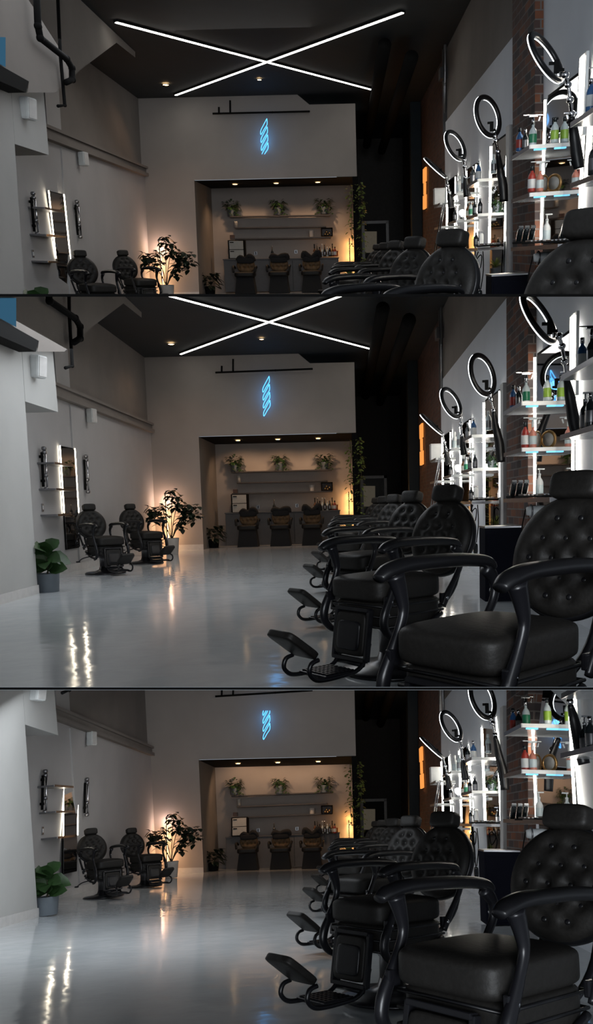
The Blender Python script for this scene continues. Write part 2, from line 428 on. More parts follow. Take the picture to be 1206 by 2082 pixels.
def pot(mb, r, h, c=(0, 0, 0), taper=.85):
    mb.lathe([(r*taper*.98, 0), (r*taper, .005), (r*.98, h*.95), (r, h), (r*.93, h), (r*.90, h*.9), (.001, h*.9)], 28, c=c)
def shelf_plant(seed):
    random.seed(seed); p = Proto((0, 0, .22)); mb = MB(); pot(mb, .105, .17); p.part('pot', mb, 'potg')
    mb = MB()
    for i in range(120):
        a = random.uniform(0, 2*PI); el = random.uniform(-.35, 1.3); r = random.uniform(.04, .19)
        q = Vector((math.cos(a)*r, math.sin(a)*r*.5-.02, .19+max(-.05, math.sin(el)*r*1.0)))
        mb.leaf(q, (math.cos(a), math.sin(a)*.3-.2, random.uniform(-.4, .8)), random.uniform(.06, .11), .055, droop=.5)
    for t in range(4):
        a = random.uniform(0, 2*PI)
        for j in range(6):
            mb.leaf((math.cos(a)*(.12+.015*j), -abs(math.sin(a))*.12, .17-.03*j), (math.cos(a+j), -abs(math.sin(a+j)), -.3), .07, .045)
    p.part('foliage', mb, 'leaf'); return p
def fiddle():
    random.seed(4); p = Proto((0, 0, .30)); mb = MB(); pot(mb, .150, .24, taper=.88); p.part('pot', mb, 'potg')
    p.part('soil', MB().lathe([(.13, .21), (.13, .222), (.001, .224)], 24), 'soil')
    mb = MB().tube([(0, 0, .21), (.01, 0, .35), (-.01, .01, .5)], .011, 8); mb.tube([(0, 0, .25), (.06, 0, .33), (.12, 0, .38)], .008, 8); p.part('stem', mb, 'stem')
    mb = MB()
    L = [(-.9, .1, .35, .30), (-.6, -.5, .5, .28), (-.3, .5, .8, .27), (.1, -.4, .9, .30), (.5, .1, .7, .28), (.8, -.3, .25, .30), (.3, .6, .5, .26), (-.8, -.3, -.1, .26), (.9, .2, -.15, .27), (-.1, -.8, .3, .30), (.4, -.7, .35, .28), (-.4, -.8, .0, .24), (.0, .1, 1, .24), (.7, -.5, -.05, .24)]
    for i, (x, y, z, l) in enumerate(L+[(q[1], -q[0], q[2]*.8, q[3]*.9) for q in L]):
        h = .28+.24*(i % 5)/4
        mb.leaf((x*.02, y*.02, h), (x, y*.8, z+.1), l*1.05, l*.80, up=Vector((0, -.75, .6)), droop=.32)
    p.part('foliage', mb, 'leaf'); return p
def rubber():
    random.seed(9); p = Proto((0, 0, .7)); mb = MB(); pot(mb, .19, .42, taper=.8); p.part('pot', mb, 'potw')
    p.part('soil', MB().lathe([(.17, .37), (.17, .385), (.001, .39)], 24), 'soil')
    ends = [(-.46, .0, 1.12), (-.22, .1, 1.15), (.06, 0, 1.55), (.22, -.05, 1.38), (.40, .05, 1.12), (.60, 0, 1.15), (.30, -.1, .85), (-.30, -.05, .95), (.48, .1, 1.02)]
    mb = MB()
    for e in ends:
        e = Vector(e); mb.tube([(0, 0, .37), (e.x*.35, e.y*.5, .37+(e.z-.37)*.5), e], .010, 6)
    p.part('stem', mb, 'stem'); mb = MB()
    for e in ends:
        for i in range(32):
            a = random.uniform(0, 2*PI); q = Vector(e)+Vector((random.uniform(-.12, .12), random.uniform(-.10, .10), random.uniform(-.22, .12)))
            mb.leaf(q, (math.cos(a), math.sin(a), random.uniform(-.6, .7)), random.uniform(.15, .21), .13, droop=.3)
    p.part('foliage', mb, 'leafd'); return p
def darkplant():
    random.seed(19); p = Proto((0, 0, .3)); mb = MB(); pot(mb, .12, .16); p.part('pot', mb, 'black'); mb = MB()
    for i in range(60):
        a = random.uniform(0, 2*PI); r = random.uniform(.02, .2); z = random.uniform(.15, .5)
        mb.leaf((math.cos(a)*r, math.sin(a)*r, z), (math.cos(a), math.sin(a), random.uniform(-.5, .8)), random.uniform(.14, .22), .11, droop=.4)
    p.part('foliage', mb, 'leafd'); return p
def spiky():
    random.seed(29); p = Proto((0, 0, .35)); mb = MB(); pot(mb, .14, .25); p.part('pot', mb, 'potg'); mb = MB()
    for i in range(46):
        a = random.uniform(0, 2*PI); e = random.uniform(.2, 1.4)
        mb.leaf((0, 0, .25), (math.cos(a)*math.cos(e), math.sin(a)*math.cos(e), math.sin(e)), random.uniform(.3, .5), .035, droop=.35)
    p.part('foliage', mb, 'leafy'); return p
def vine(h, seed, n, spread):
    random.seed(seed); p = Proto((0, 0, -h/2)); mb = MB()
    pts = [(random.uniform(-.03, .03), 0, -h*i/8) for i in range(9)]; mb.tube(pts, .006, 5); p.part('stem', mb, 'stem'); mb = MB()
    for i in range(n):
        z = -h*random.random(); a = random.uniform(0, 2*PI); r = random.uniform(.0, spread)
        mb.leaf((math.cos(a)*r, math.sin(a)*r*.6, z), (math.cos(a), math.sin(a), random.uniform(-.6, .2)), random.uniform(.05, .09), .06, droop=.4)
    p.part('foliage', mb, 'leafy' if seed % 2 else 'leaf'); return p
PR = {}
def get(key, fn, *a):
    if key not in PR: PR[key] = fn(*a)
    return PR[key]
def single(key, name, mb_fn, material, center=(0, 0, 0)):
    if key not in PR:
        p = Proto(center); p.part(name, mb_fn(), material); PR[key] = p
    return PR[key]
# ------------------------------------------------------------------ one room
XR = 1.90
def room(k):
    S = lambda *a: shell(k, *a)
    # ---------- shell
    S('floor', [[(-8, 1.7, 0), (3, 1.7, 0), (3, 28, 0), (-8, 28, 0)]], 'floor')
    S('ceiling', [[(-5, 4, 4.6), (3, 4, 4.6), (3, 28, 4.6), (-5, 28, 4.6)]], 'ceil')
    S('wall_left', [[(-3.86, 1.7, 0), (-3.86, 9.8, 0), (-3.86, 9.8, 3.0), (-3.86, 1.7, 3.0)], [(-3.86, 9.8, 0), (-4.6, 9.8, 0), (-4.6, 9.8, 3.0), (-3.86, 9.8, 3.0)]], 'wallnear')
    S('baseboard_left', boxp(-3.87, -3.845, 1.7, 9.81, 0, .11), 'trimw')
    q = [(-60, 615), (79, 693), (73, 715), (-60, 657)]; f_ = [atX(u, v, -3.60) for u, v in q]; g_ = [p+Vector((-.2, 0, 0)) for p in f_]
    S('trim_1', [f_, g_, [f_[0], f_[1], g_[1], g_[0]], [f_[1], f_[2], g_[2], g_[1]], [f_[2], f_[3], g_[3], g_[2]]], 'black')
    b = [(-3.86, 9.81, 2.36), (-3.86, 10.92, 2.36), (-3.86, 10.86, 3.2), (-3.86, 9.81, 3.0)]; c = [(-4.6, y, z) for _, y, z in b]
    S('trim_2', [b, [b[0], b[1], c[1], c[0]], [b[3], b[2], c[2], c[3]], [b[1], b[2], c[2], c[1]], [b[0], b[3], c[3], c[0]]], 'wallnear')
    S('wall_left', [[(-4.6, 9.8, 0), (-4.6, 19.25, 0), (-4.6, 19.25, 2.9), (-4.6, 9.8, 2.9)]], 'wall')
    S('baseboard_left', boxp(-4.6, -4.58, 9.8, 19.2, 0, .13), 'trimw')
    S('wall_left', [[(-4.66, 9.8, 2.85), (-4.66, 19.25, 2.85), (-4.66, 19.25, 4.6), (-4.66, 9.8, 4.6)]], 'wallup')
    S('trim_3', boxp(-4.66, -4.63, 13.1, 13.75, 2.9, 4.6) + boxp(-4.6, -4.575, 13.55, 14.2, .13, 2.8), 'wall')
    S('trim_4', boxp(-4.6, -4.49, 10.9, 19.15, 2.83, 2.90) + boxp(-4.6, -4.545, 10.9, 19.15, 2.90, 3.0) + boxp(-4.6, -4.50, 10.9, 19.15, 3.0, 3.05), 'wallup')
    bx = -3.62
    pp = [atX(u, v, bx) for u, v in ((-60, 470), (140, 470), (196, 533), (288, 628), (288, 646), (251, 617), (183, 668), (131, 715), (76, 715), (79, 693), (0, 649), (-60, 616))]
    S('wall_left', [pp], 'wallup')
    S('blue_glow_panel', [[atX(u, v, bx+.03) for u, v in ((-30, 606), (33, 606), (33, 665), (0, 647), (-30, 632))]], 'blueglow')  # emissive panel added for the blue light on this wall
    Yb = 19.2; xl = -4.70; xo = atY(409, 1000, Yb).x; xr = atY(722, 800, Yb).x; zb = 2.72; zt = 4.37; xm = atY(620, 730, Yb).x
    S('wall_back', [[(xl, Yb, 0), (xo, Yb, 0), (xo, Yb, 4.6), (xl, Yb, 4.6)], [(xo, Yb, zb), (xr, Yb, zb), (xr, Yb, zt), (xo, Yb, zt)], [(xo, Yb, zt), (xm+.12, Yb, zt), (xm-.15, Yb, 4.6), (xo, Yb, 4.6)],
                    [(xr, Yb, zb), (xr, Yb+2.4, zb), (xr, Yb+2.4, zt), (xr, Yb, zt)], [(xo, Yb, zt), (xr, Yb, zt), (xr, Yb+2.4, zt), (xo, Yb+2.4, zt)]], 'wallback')
    S('wall_recess', [[(xo, 21.6, 0), (xr, 21.6, 0), (xr, 21.6, zb), (xo, 21.6, zb)]], 'wallback')
    S('wall_recess', [[(xo, Yb, 0), (xo, 21.6, 0), (xo, 21.6, zb), (xo, Yb, zb)]], 'wallup')  # weaker light on this side wall put into a darker plaster
    S('trim_5', [[(xo, Yb-.01, zb-.01), (xr, Yb-.01, zb-.01), (xr, 21.6, zb-.01), (xo, 21.6, zb-.01)]], 'black')
    S('baseboard_back', boxp(-4.58, xo, Yb-.025, Yb, 0, .13), 'trimw')
    x7 = atY(717, 960, Yb).x; x8 = atY(728, 960, Yb).x
    S('trim_6', boxp(x7, x8, Yb, Yb+.2, 0, zb), 'black')
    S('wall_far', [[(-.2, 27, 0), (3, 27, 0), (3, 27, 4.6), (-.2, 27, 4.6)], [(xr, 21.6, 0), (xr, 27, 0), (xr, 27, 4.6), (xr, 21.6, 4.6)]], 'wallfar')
    a = atY(733, 968, 26.95); d = atY(786, 968, 26.95)
    S('door_1', boxp(a.x, a.x+.09, 26.85, 26.97, 0, a.z) + boxp(d.x-.09, d.x, 26.85, 26.97, 0, a.z) + boxp(a.x, d.x, 26.85, 26.97, a.z-.09, a.z), 'trimw')
    S('door_1', [[(a.x+.09, 26.93, 0), (d.x-.09, 26.93, 0), (d.x-.09, 26.93, a.z-.09), (a.x+.09, 26.93, a.z-.09)]], 'door')
    S('window_2', [[atY(u, v, 26.9) for u, v in ((738, 1030), (763, 1030), (763, 988), (738, 988))]], 'pane')
    S('wall_right', [[(1.96, 3, 0), (1.96, 27, 0), (1.96, 27, 4.6), (1.96, 3, 4.6)]], 'brick')
    S('wall_right', boxp(1.90, 1.955, 9.2, 15.35, 0, 3.3), 'wallright')
    S('wall_right', [[(1.93, 9.2, 3.3), (1.93, 15.2, 3.3), (1.93, 15.2, 4.6), (1.93, 9.2, 4.6)]], 'wallup')
    S('wall_right', boxp(1.82, 1.95, 7.83, 8.85, 0, 4.6), 'brickn')
    S('wall_right', boxp(1.90, 1.955, 3, 7.85, 0, 4.6), 'wallright')
    S('trim_7', boxp(1.84, 1.95, 9.15, 9.32, 0, 2.35), 'trimw')
    S('trim_8', boxp(1.86, 1.95, 15.2, 15.28, 3.0, 4.6) + boxp(1.80, 1.95, 15.05, 15.35, 4.05, 4.25), 'steel')
    S('trim_9', boxp(1.70, 1.95, 20.5, 20.9, 0, 4.6), 'ceil')
    # ---------- pipes and rails
    def tubes(key, name, label, cat, paths, r, material, group=None, cap=None):
        if key not in PR:
            cen = sum((p for pa in paths for p in pa), Vector())/sum(len(pa) for pa in paths)
            p = Proto((0, 0, 0)); mb = MB()
            for pa in paths: mb.tube([q-cen for q in pa], r, 10, sub=1)
            for pa in paths:
                for q in pa[1:-1]: mb.cushion(q-cen, (r*1.15,)*3, 2.2, 4)
            p.part(name, mb, material); p.cen = cen; PR[key] = p
        return put(k, PR[key], name, label, cat, Matrix.Translation(PR[key].cen), group)
    X = -3.50
    tubes('pipe1', 'drain_pipe', 'thick black pipe bending down the upper left wall', 'pipe', [[atX(u, v, X) for u, v in ((96, 480), (97, 588), (101, 612), (153, 647), (163, 664), (163, 688), (150, 696))]], .042, 'black')
    tubes('pipe2', 'thin_pipe', 'thin straight black pipe behind the thick bent pipe', 'pipe', [[atX(u, v, X-.06) for u, v in ((139, 480), (141, 640), (147, 744), (133, 748))]], .022, 'black')
    tubes('rail', 'ceiling_rail', 'thin black rail under the ceiling above the blue neon', 'rail', [[atY(438, 757.5, 19.0), atY(560, 753, 19.0), atY(636, 750, 19.0)], [atY(451, 744, 19.0), atY(451, 757, 19.0)], [atY(474, 730, 19.0), atY(474, 756, 19.0)]], .022, 'black')
    tubes('conduit', 'wall_conduit', 'grey conduit running down the right wall beside brick', 'pipe', [[atX(u, v, 1.88) for u, v in ((925, 500), (903, 560), (897, 600), (898, 700), (898, 792))]], .028, 'steel')
    for i, (x, z) in enumerate(((.75, 4.35), (1.2, 4.15))):
        key = 'duct%d' % i
        if key not in PR:
            p = Proto((0, 0, 0)); p.part('ceiling_duct', MB().tube([(0, -3, 0), (0, 0, 0), (0, 8, 0)], .12, 16, sub=1), 'black'); PR[key] = p
        put(k, PR[key], 'ceiling_duct', ('left', 'right')[i] + ' black round duct under the dark ceiling', 'duct', at((x, 17, z)))
    # ---------- ceiling X lights
    for key, a, b, lb in (('x1', (249, 576), (757, 710), 'white light bar of the ceiling cross descending rightwards'), ('x2', (367, 720), (815, 557), 'white light bar of the ceiling cross rising rightwards')):
        A = mapk(k, atZ(*a, 4.57)); B = mapk(k, atZ(*b, 4.57)); m = (A+B)/2; d = (B-A); L = d.length; d.normalize()
        n = (mapk(k, Vector((0, 12, 4.6)))-mapk(k, Vector((0, 14, 4.6)))).cross(mapk(k, Vector((1, 12, 4.6)))-mapk(k, Vector((0, 12, 4.6)))).normalized()
        if n.z > 0: n = -n
        s = d.cross(n).normalized(); R = Matrix((d, s, -n)).transposed().to_4x4(); R.translation = m
        if key not in PR:
            p = Proto(); p.part('housing', MB().box((0, 0, .012), (.5, .045, .012)), 'black'); p.part('diffuser', MB().box((0, 0, -.006), (.4985, .025, .006)), 'ledx'); PR[key] = p
        root = bpy.data.objects.new('ceiling_light_bar', None); C.objects.link(root); root.matrix_world = R; root['label'] = lb+VIEW[k]; root['category'] = 'ceiling light'; root['group'] = 'crossed ceiling light bars'+VIEW[k]
        allo = [(root, R)]
        for (nn, me, _, _) in PR[key].parts:
            o = bpy.data.objects.new(nn, me); C.objects.link(o); o.parent = root; o.scale = (L, 1, 1); allo.append((o, R @ Matrix.Diagonal((L, 1, 1, 1))))
        MADE.append((k, root, allo))
    # ---------- downlights
    def dl():
        p = Proto((0, 0, 0)); p.part('trim_ring', MB().torus(.075, .012, 24, 6, .5), 'black'); p.part('lens', MB().lathe([(.06, .0), (.07, .004), (.068, .008)], 20), 'down'); return p
    pr = get('down', dl)
    for (u, v, z, w) in ((348, 700, 4.57, 'left ceiling downlight beside the lit cross'), (532, 690, 4.57, 'small ceiling downlight under the middle of the cross'), (484, 892, 2.69, 'leftmost warm downlight in the dark bar soffit'), (565, 889, 2.69, 'middle warm downlight in the dark bar soffit'), (647, 886, 2.69, 'rightmost warm downlight in the dark bar soffit')):
        P = atZ(u, v, z); P.y = max(min(P.y, 21.2 if z < 3 else 19), 1)
        if z < 3: P = atY(u, v, 20.3); P.z = 2.69
        put(k, pr, 'downlight', w, 'downlight', at(P, s=1.0 if u != 532 else .7), 'warm downlights')
        light(k, 'SPOT', (P.x, P.y+(.35 if z < 3 else .0), P.z-.06), 27 if z < 3 else 12, (1, .60, .34), .05, rot=((.35, 0, 0) if z < 3 else (0, 0, 0)), spot=2.4)
    # ---------- neon
    def neon():
        p = Proto((0, 0, 0)); mb = MB(); s = 19.2/1600
        for i in range(4):
            o = i*45.5/2.94; q = [(13, 0+o), (13, 11+o), (7, 20+o), (0, 31+o), (0, 23+o), (6, 12+o), (13, 0+o)]
            mb.tube([((x-6.5)*s, 0, (39-y)*s) for x, y in q], .0075, 8, sub=3)
        p.part('neon_sign', mb, 'neon'); return p
    P = atY(542, 806, 19.12); put(k, get('neon', neon), 'neon_sign', 'blue neon barber pole stripes on the grey back wall', 'neon sign', at(P))
    light(k, 'POINT', P-Vector((0, .12, 0)), 2.0, (.15, .45, 1), .2)
    # ---------- bar recess
    s_ = lambda u, v, y: atY(u, v, y)
    def shelfp(L, dep, th): p = Proto((0, 0, 0)); p.part('wall_shelf', MB().box((0, 0, 0), (L/2, dep/2, th/2), .004), 'shelf'); return p
    SHV = [(472, 675, 957.5, 'upper long dark shelf carrying three plants on the bar wall'), (483, 666, 979.5, 'middle long dark shelf on the bar wall'), (473, 676, 1001, 'lower long dark shelf on the bar wall')]
    for i, (u0, u1, v, lb) in enumerate(SHV):
        a = s_(u0, v+2.5, 21.4); b = s_(u1, v-1, 21.4); z = (a.z+b.z)/2
        put(k, get('sh%d' % i, shelfp, b.x-a.x, .32, .035), 'wall_shelf', lb, 'shelf', at(((a.x+b.x)/2, 21.40, z)), 'long dark shelves on the bar wall')
    zs = [((s_(u0, v+2.5, 21.4).z+s_(u1, v-1, 21.4).z)/2)+.02 for (u0, u1, v, _) in SHV]
    for i, (u, lb) in enumerate(((477, 'leftmost potted trailing plant on the upper bar shelf'), (569, 'middle potted plant on the upper bar shelf'), (660, 'rightmost potted plant on the upper bar shelf'))):
        x = s_(u, 950, 21.4).x; put(k, get('sp%d' % i, shelf_plant, i), 'potted_plant', lb, 'plant', at((x, 21.38, zs[0]), s=1.15), 'potted plants on the upper bar shelf')
    def jar(): p = Proto((0, 0, .07)); p.part('jar', MB().lathe([(.04, 0), (.042, .13), (.045, .15)], 16), 'cab'); return p
    put(k, get('jar', jar), 'candle_jar', 'cream jar at the left end of the middle bar shelf', 'jar', at((s_(486, 975, 21.4).x, 21.4, zs[1]), s=1.15))
    def tin(): p = Proto((0, 0, .05)); p.part('tin', MB().box((0, 0, .05), (.06, .05, .05), .008), 'wood'); return p
    put(k, get('tin', tin), 'small_box', 'small brown box at the left end of the lower bar shelf', 'box', at((s_(479, 1000, 21.4).x, 21.4, zs[2]), s=1))
    def wp(): p = Proto((0, 0, .08)); mb = MB(); pot(mb, .085, .17, taper=.7); p.part('pot', mb, 'potw'); return p
    put(k, get('wp', wp), 'white_pot', 'empty white pot on the lower bar shelf', 'pot', at((s_(634.5, 990, 21.4).x, 21.4, zs[2])))
    def crate():
        p = Proto((0, 0, .12)); w, h = .145, .115; mb = MB()
        for sx in (-1, 1): mb.box((sx*w, 0, h), (.012, .1, h))
        for z in (.012, 2*h-.012): mb.box((0, 0, z), (w, .1, .012))
        p.part('frame', mb, 'black'); p.part('back_panel', MB().box((0, .08, h), (w, .008, h)), 'wood')
        mb = MB()
        for x, z in ((-.05, .06), (.02, .05), (.07, .09), (-.01, .12)): mb.cushion((x, 0, z), (.03, .03, .035), 3, 4)
        p.part('contents', mb, 'brass'); return p
    put(k, get('crate', crate), 'display_box', 'black open display box at right end of the bar shelves', 'box', at((s_(665, 990, 21.4).x, 21.38, zs[2])))
    def ctr():
        a = s_(459, 1042, 20.9); b = s_(691, 1041, 20.9); w = (b.x-a.x)/2; h = .84
        p = Proto((0, 0, .4)); p.part('cabinet', MB().box((0, 0, h/2), (w, .28, h/2), .006), 'counter'); p.part('countertop', MB().box((0, -.01, h+.015), (w+.015, .30, .015), .004), 'counter')
        mb = MB()
        for i in range(1, 5): mb.box((-w+i*2*w/5, -.282, h/2), (.004, .002, h/2-.03))
        p.part('door_gap', mb, 'black'); p.cx = (a.x+b.x)/2; return p
    pr = get('ctr', ctr); put(k, pr, 'bar_counter', 'long grey bar counter against the recess wall', 'counter', at((pr.cx, 21.1, 0)))
    def drw():
        p = Proto((0, 0, .24)); w, h = .205, .235
        p.part('case', MB().box((0, .02, h), (w+.015, .15, h+.012), .004), 'black')
        for z in (h*.5, h*1.5):
            i = p.part('drawer', MB().box((0, -.14, z), (w-.02, .012, h*.5-.008), .003), 'cab'); p.part('handle', MB().box((-w*.55, -.16, z+.07), (.05, .008, .012), .002), 'black', i)
        return p
    put(k, get('drw', drw), 'drawer_cabinet', 'small cabinet with two cream drawers on the bar counter', 'cabinet', at((s_(489, 1020, 21.2).x, 21.12, .87)))
    kinds = ['amber_liquor', 'dark_liquor', 'amber_plain', 'clear_liquor', 'dark_liquor', 'clear_plain', 'dark_plain', 'amber_liquor', 'redcan_plain']
    words = ['first tall amber bottle from the left', 'second dark bottle from the left', 'third short amber bottle from the left', 'fourth clear tall bottle from left', 'fifth dark tall bottle from left', 'sixth clear short bottle from left', 'seventh dark short bottle from left', 'eighth tall amber bottle from left', 'ninth short red bottle from left']
    for i in range(9):
        u = 641+i*5.0
        put(k, get('b_'+kinds[i], bottle, kinds[i]), 'bottle', words[i]+' on the bar counter', 'bottle', at((s_(u, 1030, 21.1).x, 20.95+.1*(i % 2), .87), s=1.15), 'bottles on the bar counter')
    put(k, get('op', lambda: (lambda p, mb: (pot(mb, .09, .16), p.part('pot', mb, 'orange'), p)[-1])(Proto((0, 0, .08)), MB())), 'terracotta_pot', 'terracotta pot right of the bottles on the counter', 'pot', at((s_(682, 1030, 21.1).x, 21.1, .87), s=.9))
    put(k, get('b_dark_liquor', bottle, 'dark_liquor'), 'bottle', 'lone dark bottle on the counter behind the middle salon chair', 'bottle', at((s_(557.5, 1030, 21.1).x, 21.1, .87), s=1.1))
    def outl():
        p = Proto((0, 0, 0)); p.part('plate', MB().box((0, 0, 0), (.045, .006, .05), .003), 'steel'); p.part('socket', MB().box((0, -.008, .018), (.015, .003, .014)).box((0, -.008, -.018), (.015, .003, .014)), 'black'); return p
    put(k, get('outl', outl), 'wall_outlet', 'left grey outlet above the bar counter', 'outlet', at(s_(525, 1031, 21.58)), 'outlets above the bar counter')
    put(k, get('outl', outl), 'wall_outlet', 'right grey outlet above the bar counter', 'outlet', at(s_(604, 1028, 21.58)), 'outlets above the bar counter')
    for i, (u, hn, w) in enumerate(((505, 2, 'left'), (571, 1, 'middle'), (635, 0, 'right'))):
        put(k, get('sal%d' % hn, salon_proto, hn), 'salon_chair', w+' salon chair with tan tufted back before the bar counter', 'chair', at((s_(u, 1080, 20.2).x, 20.2, 0), s=1.08), 'salon chairs in front of the bar')
    put(k, get('dkp', darkplant), 'floor_plant', 'dark leafy plant on the floor left of the bar', 'plant', at((s_(434, 1085, 20.0).x, 20.0, 0), s=1.15))
    # vines on the black column
    put(k, get('v1', vine, 1.5, 11, 90, .13), 'trailing_vine', 'pale vine hanging left of the black column', 'plant', at(s_(712, 893, 19.25)), 'vines on the black column')
    put(k, get('v2', vine, 2.2, 13, 150, .10), 'trailing_vine', 'long green vine hanging right of the black column', 'plant', at(s_(732, 889, 18.9)), 'vines on the black column')
    put(k, get('spk', spiky), 'spiky_plant', 'spiky potted plant at the foot of the lit bar lamp', 'plant', at((s_(708, 1060, 19.3).x, 19.1, .18), s=.95))
    # lamps
    def flamp(h, m):
        p = Proto((0, 0, h/2)); p.part('base', MB().lathe([(.11, 0), (.11, .012), (.02, .02)], 20), 'black'); p.part('pole', MB().box((0, 0, h/2), (.012, .010, h/2), .002), 'black')
        p.part('led_tube', MB().box((0, .022, h/2+.03), (.012, .008, h/2-.05)), m); return p
    P = s_(337, 1100, 18.75); put(k, get('fl1', flamp, 1.38, 'lampy'), 'floor_lamp', 'slim corner floor lamp glowing behind the large plant', 'lamp', at((P.x, 18.95, 0)))
    for z, e in ((.35, 5), (.8, 5), (1.2, 6)): light(k, 'POINT', (P.x-.02, 19.03, z), e*1.1, (1, .52, .26) if z < 1 else (1, .66, .55), .05)
    P = s_(710, 1040, 21.3); put(k, get('fl2', flamp, 1.35, 'lampy'), 'floor_lamp', 'slim floor lamp glowing on the wall right of the bar', 'lamp', at((P.x, 21.4, 0)))
    for z in (.5, .9, 1.2): light(k, 'POINT', (P.x+.02, 21.47, z), 5, (1, .45, .12), .05)
    put(k, get('rub', rubber), 'rubber_plant', 'tall dark leaved plant in a white pot by the corner lamp', 'plant', at((s_(350, 1110, 17.6).x, 17.6, 0), s=.86))
    # ---------- left wall
    ML = lambda u, v, dx=0: atX(u, v, -4.6+dx)
    def lmirror():
        a = ML(119, 906); b = ML(156, 1046); y0, y1, z0, z1 = a.y, b.y, ML(119, 1120).z, a.z
        p = Proto((0, 0, 0)); cy = (y0+y1)/2; cz = (z0+z1)/2; hy = (y1-y0)/2; hz = (z1-z0)/2
        p.part('frame', MB().box((.012, 0, 0), (.012, hy, hz), .003), 'black'); p.part('glass', MB().box((.027, 0, 0), (.003, hy-.015, hz-.015)), 'mirror')
        zl0 = ML(124, 1043).z; zl1 = z1
        for s in (-1, 1): p.part('led_strip', MB().box((.03, s*(hy+.02), (zl0+zl1)/2-cz), (.008, .008, (zl1-zl0)/2)), 'ledl')
        p.org = Vector((-4.6, cy, cz)); p.h = (hy, hz); return p
    pr = get('lmir', lmirror); put(k, pr, 'wall_mirror', 'tall mirror with two lit strips on the left wall', 'mirror', Matrix.Translation(pr.org)); lo = pr.org
    for s in (-1, 1): light(k, 'AREA', lo+Vector((.1, s*(pr.h[0]+.03), .35)), 7, (1, .85, .65), .06, rot=(0, PI/2, 0), sizey=1.2) if False else light(k, 'POINT', lo+Vector((.1, s*(pr.h[0]+.06), .3)), 4, (1, .85, .65), .1) if False else None
    def lshelf(L): p = Proto((0, 0, 0)); p.part('shelf_board', MB().box((.13, 0, 0), (.13, L/2, .014), .004), 'steel'); p.part('edge', MB().box((.262, 0, 0), (.003, L/2, .016)), 'chrome'); return p
    for v, lb in ((947, 'upper'), (997, 'middle'), (1047, 'lower')):
        P = ML(112, v+.0); put(k, get('lsh', lshelf, .85), 'wall_shelf', lb+' thin metal shelf beside the left wall mirror', 'shelf', Matrix.Translation((-4.6, 12.4, P.z)), 'metal shelves on the left wall')
    def lpole(h):
        p = Proto((0, 0, 0)); p.part('pole', MB().tube([(.08, .03, -h/2), (.08, .035, 0), (.08, .03, h/2)], .016, 8, sub=1), 'chrome'); p.part('inner_arm', MB().tube([(.05, -.05, -h*.45), (.06, -.05, h*.4)], .022, 8), 'black')
        for z in (-h/2, -.1, h*.4, h/2): p.part('joint', MB().cushion((.08, -.01, z), (.035, .04, .03), 3, 4), 'steel')
        p.part('wall_bracket', MB().box((.03, 0, -h*.3), (.03, .02, .02), .004).box((.03, 0, h*.3), (.03, .02, .02), .004), 'black'); return p
    for u, v0, v1, lb in ((79, 912, 994, 'folded chrome light arm left of the left wall mirror'), (166, 928, 1000, 'folded chrome light arm right of the left wall mirror')):
        a = ML(u, v0); b = ML(u, v1); put(k, get('lp%d' % u, lpole, a.z-b.z), 'swing_lamp', lb, 'light arm', Matrix.Translation((-4.6, a.y, (a.z+b.z)/2)), 'folded light arms on the left wall')
    def swp(): p = Proto((0, 0, 0)); p.part('plate', MB().box((.006, 0, 0), (.006, .04, .06), .003), 'steel'); p.part('rocker', MB().box((.014, 0, 0), (.004, .016, .03), .002), 'whitep'); return p
    put(k, get('swp', swp), 'wall_switch', 'small switch plate on the left wall below the shelves', 'switch', Matrix.Translation(ML(86, 1032)))
    def spk():
        p = Proto((0, 0, 0)); p.part('cabinet', MB().box((.12, 0, 0), (.07, .09, .14), .03), 'whitep'); p.part('bracket', MB().box((.03, 0, .02), (.03, .02, .03)), 'black'); p.part('grille', MB().box((.19, 0, 0), (.006, .07, .12), .004), 'trimw'); return p
    P = atX(68, 745, -3.86); put(k, get('spk2', spk), 'wall_speaker', 'white wall speaker on the boxed soffit', 'speaker', at((-3.9, P.y, P.z), ry=.1, rz=-.3), 'white wall speakers')
    P = ML(176, 846); put(k, get('spk2', spk), 'wall_speaker', 'white wall speaker below the left wall beam', 'speaker', at((-4.6, P.y, P.z), rz=-.3, s=.9), 'white wall speakers')
    # left chairs
    cl = get('chairB', chair_proto, False)
    for u, v, rz, lb in ((215, 1166, -.86, 'nearer black barber chair along the left wall'), (298, 1145, -.80, 'farther black barber chair along the left wall')):
        P = atZ(u, v, 0); put(k, cl, 'barber_chair', lb, 'barber chair', at(P, rz=rz), 'black barber chairs')
    P = atZ(96, 1203, 0); put(k, get('fid', fiddle), 'fiddle_leaf_plant', 'broad leaved plant in grey pot by the left wall', 'plant', at((P.x+.02, P.y, 0), s=.98))
    # ---------- right chairs
    words = ['nearest', 'second nearest', 'third nearest', 'fourth nearest', 'fifth nearest', 'farthest']
    for i, (u, Y, a) in enumerate(((1012, 2.78, 42), (797, 4.75, 41), (757, 6.9, 41), (741, 9.5, 40), (731, 12.0, 40), (725, 14.5, 40))):
        P = onZY(u, Y, .5); put(k, get('chairA' if i < 3 else 'chairB', chair_proto, i < 3), 'barber_chair', words[i]+' tufted black barber chair in the right row', 'barber chair', at((P.x, Y, 0), rz=PI+math.radians(a)), 'black barber chairs')
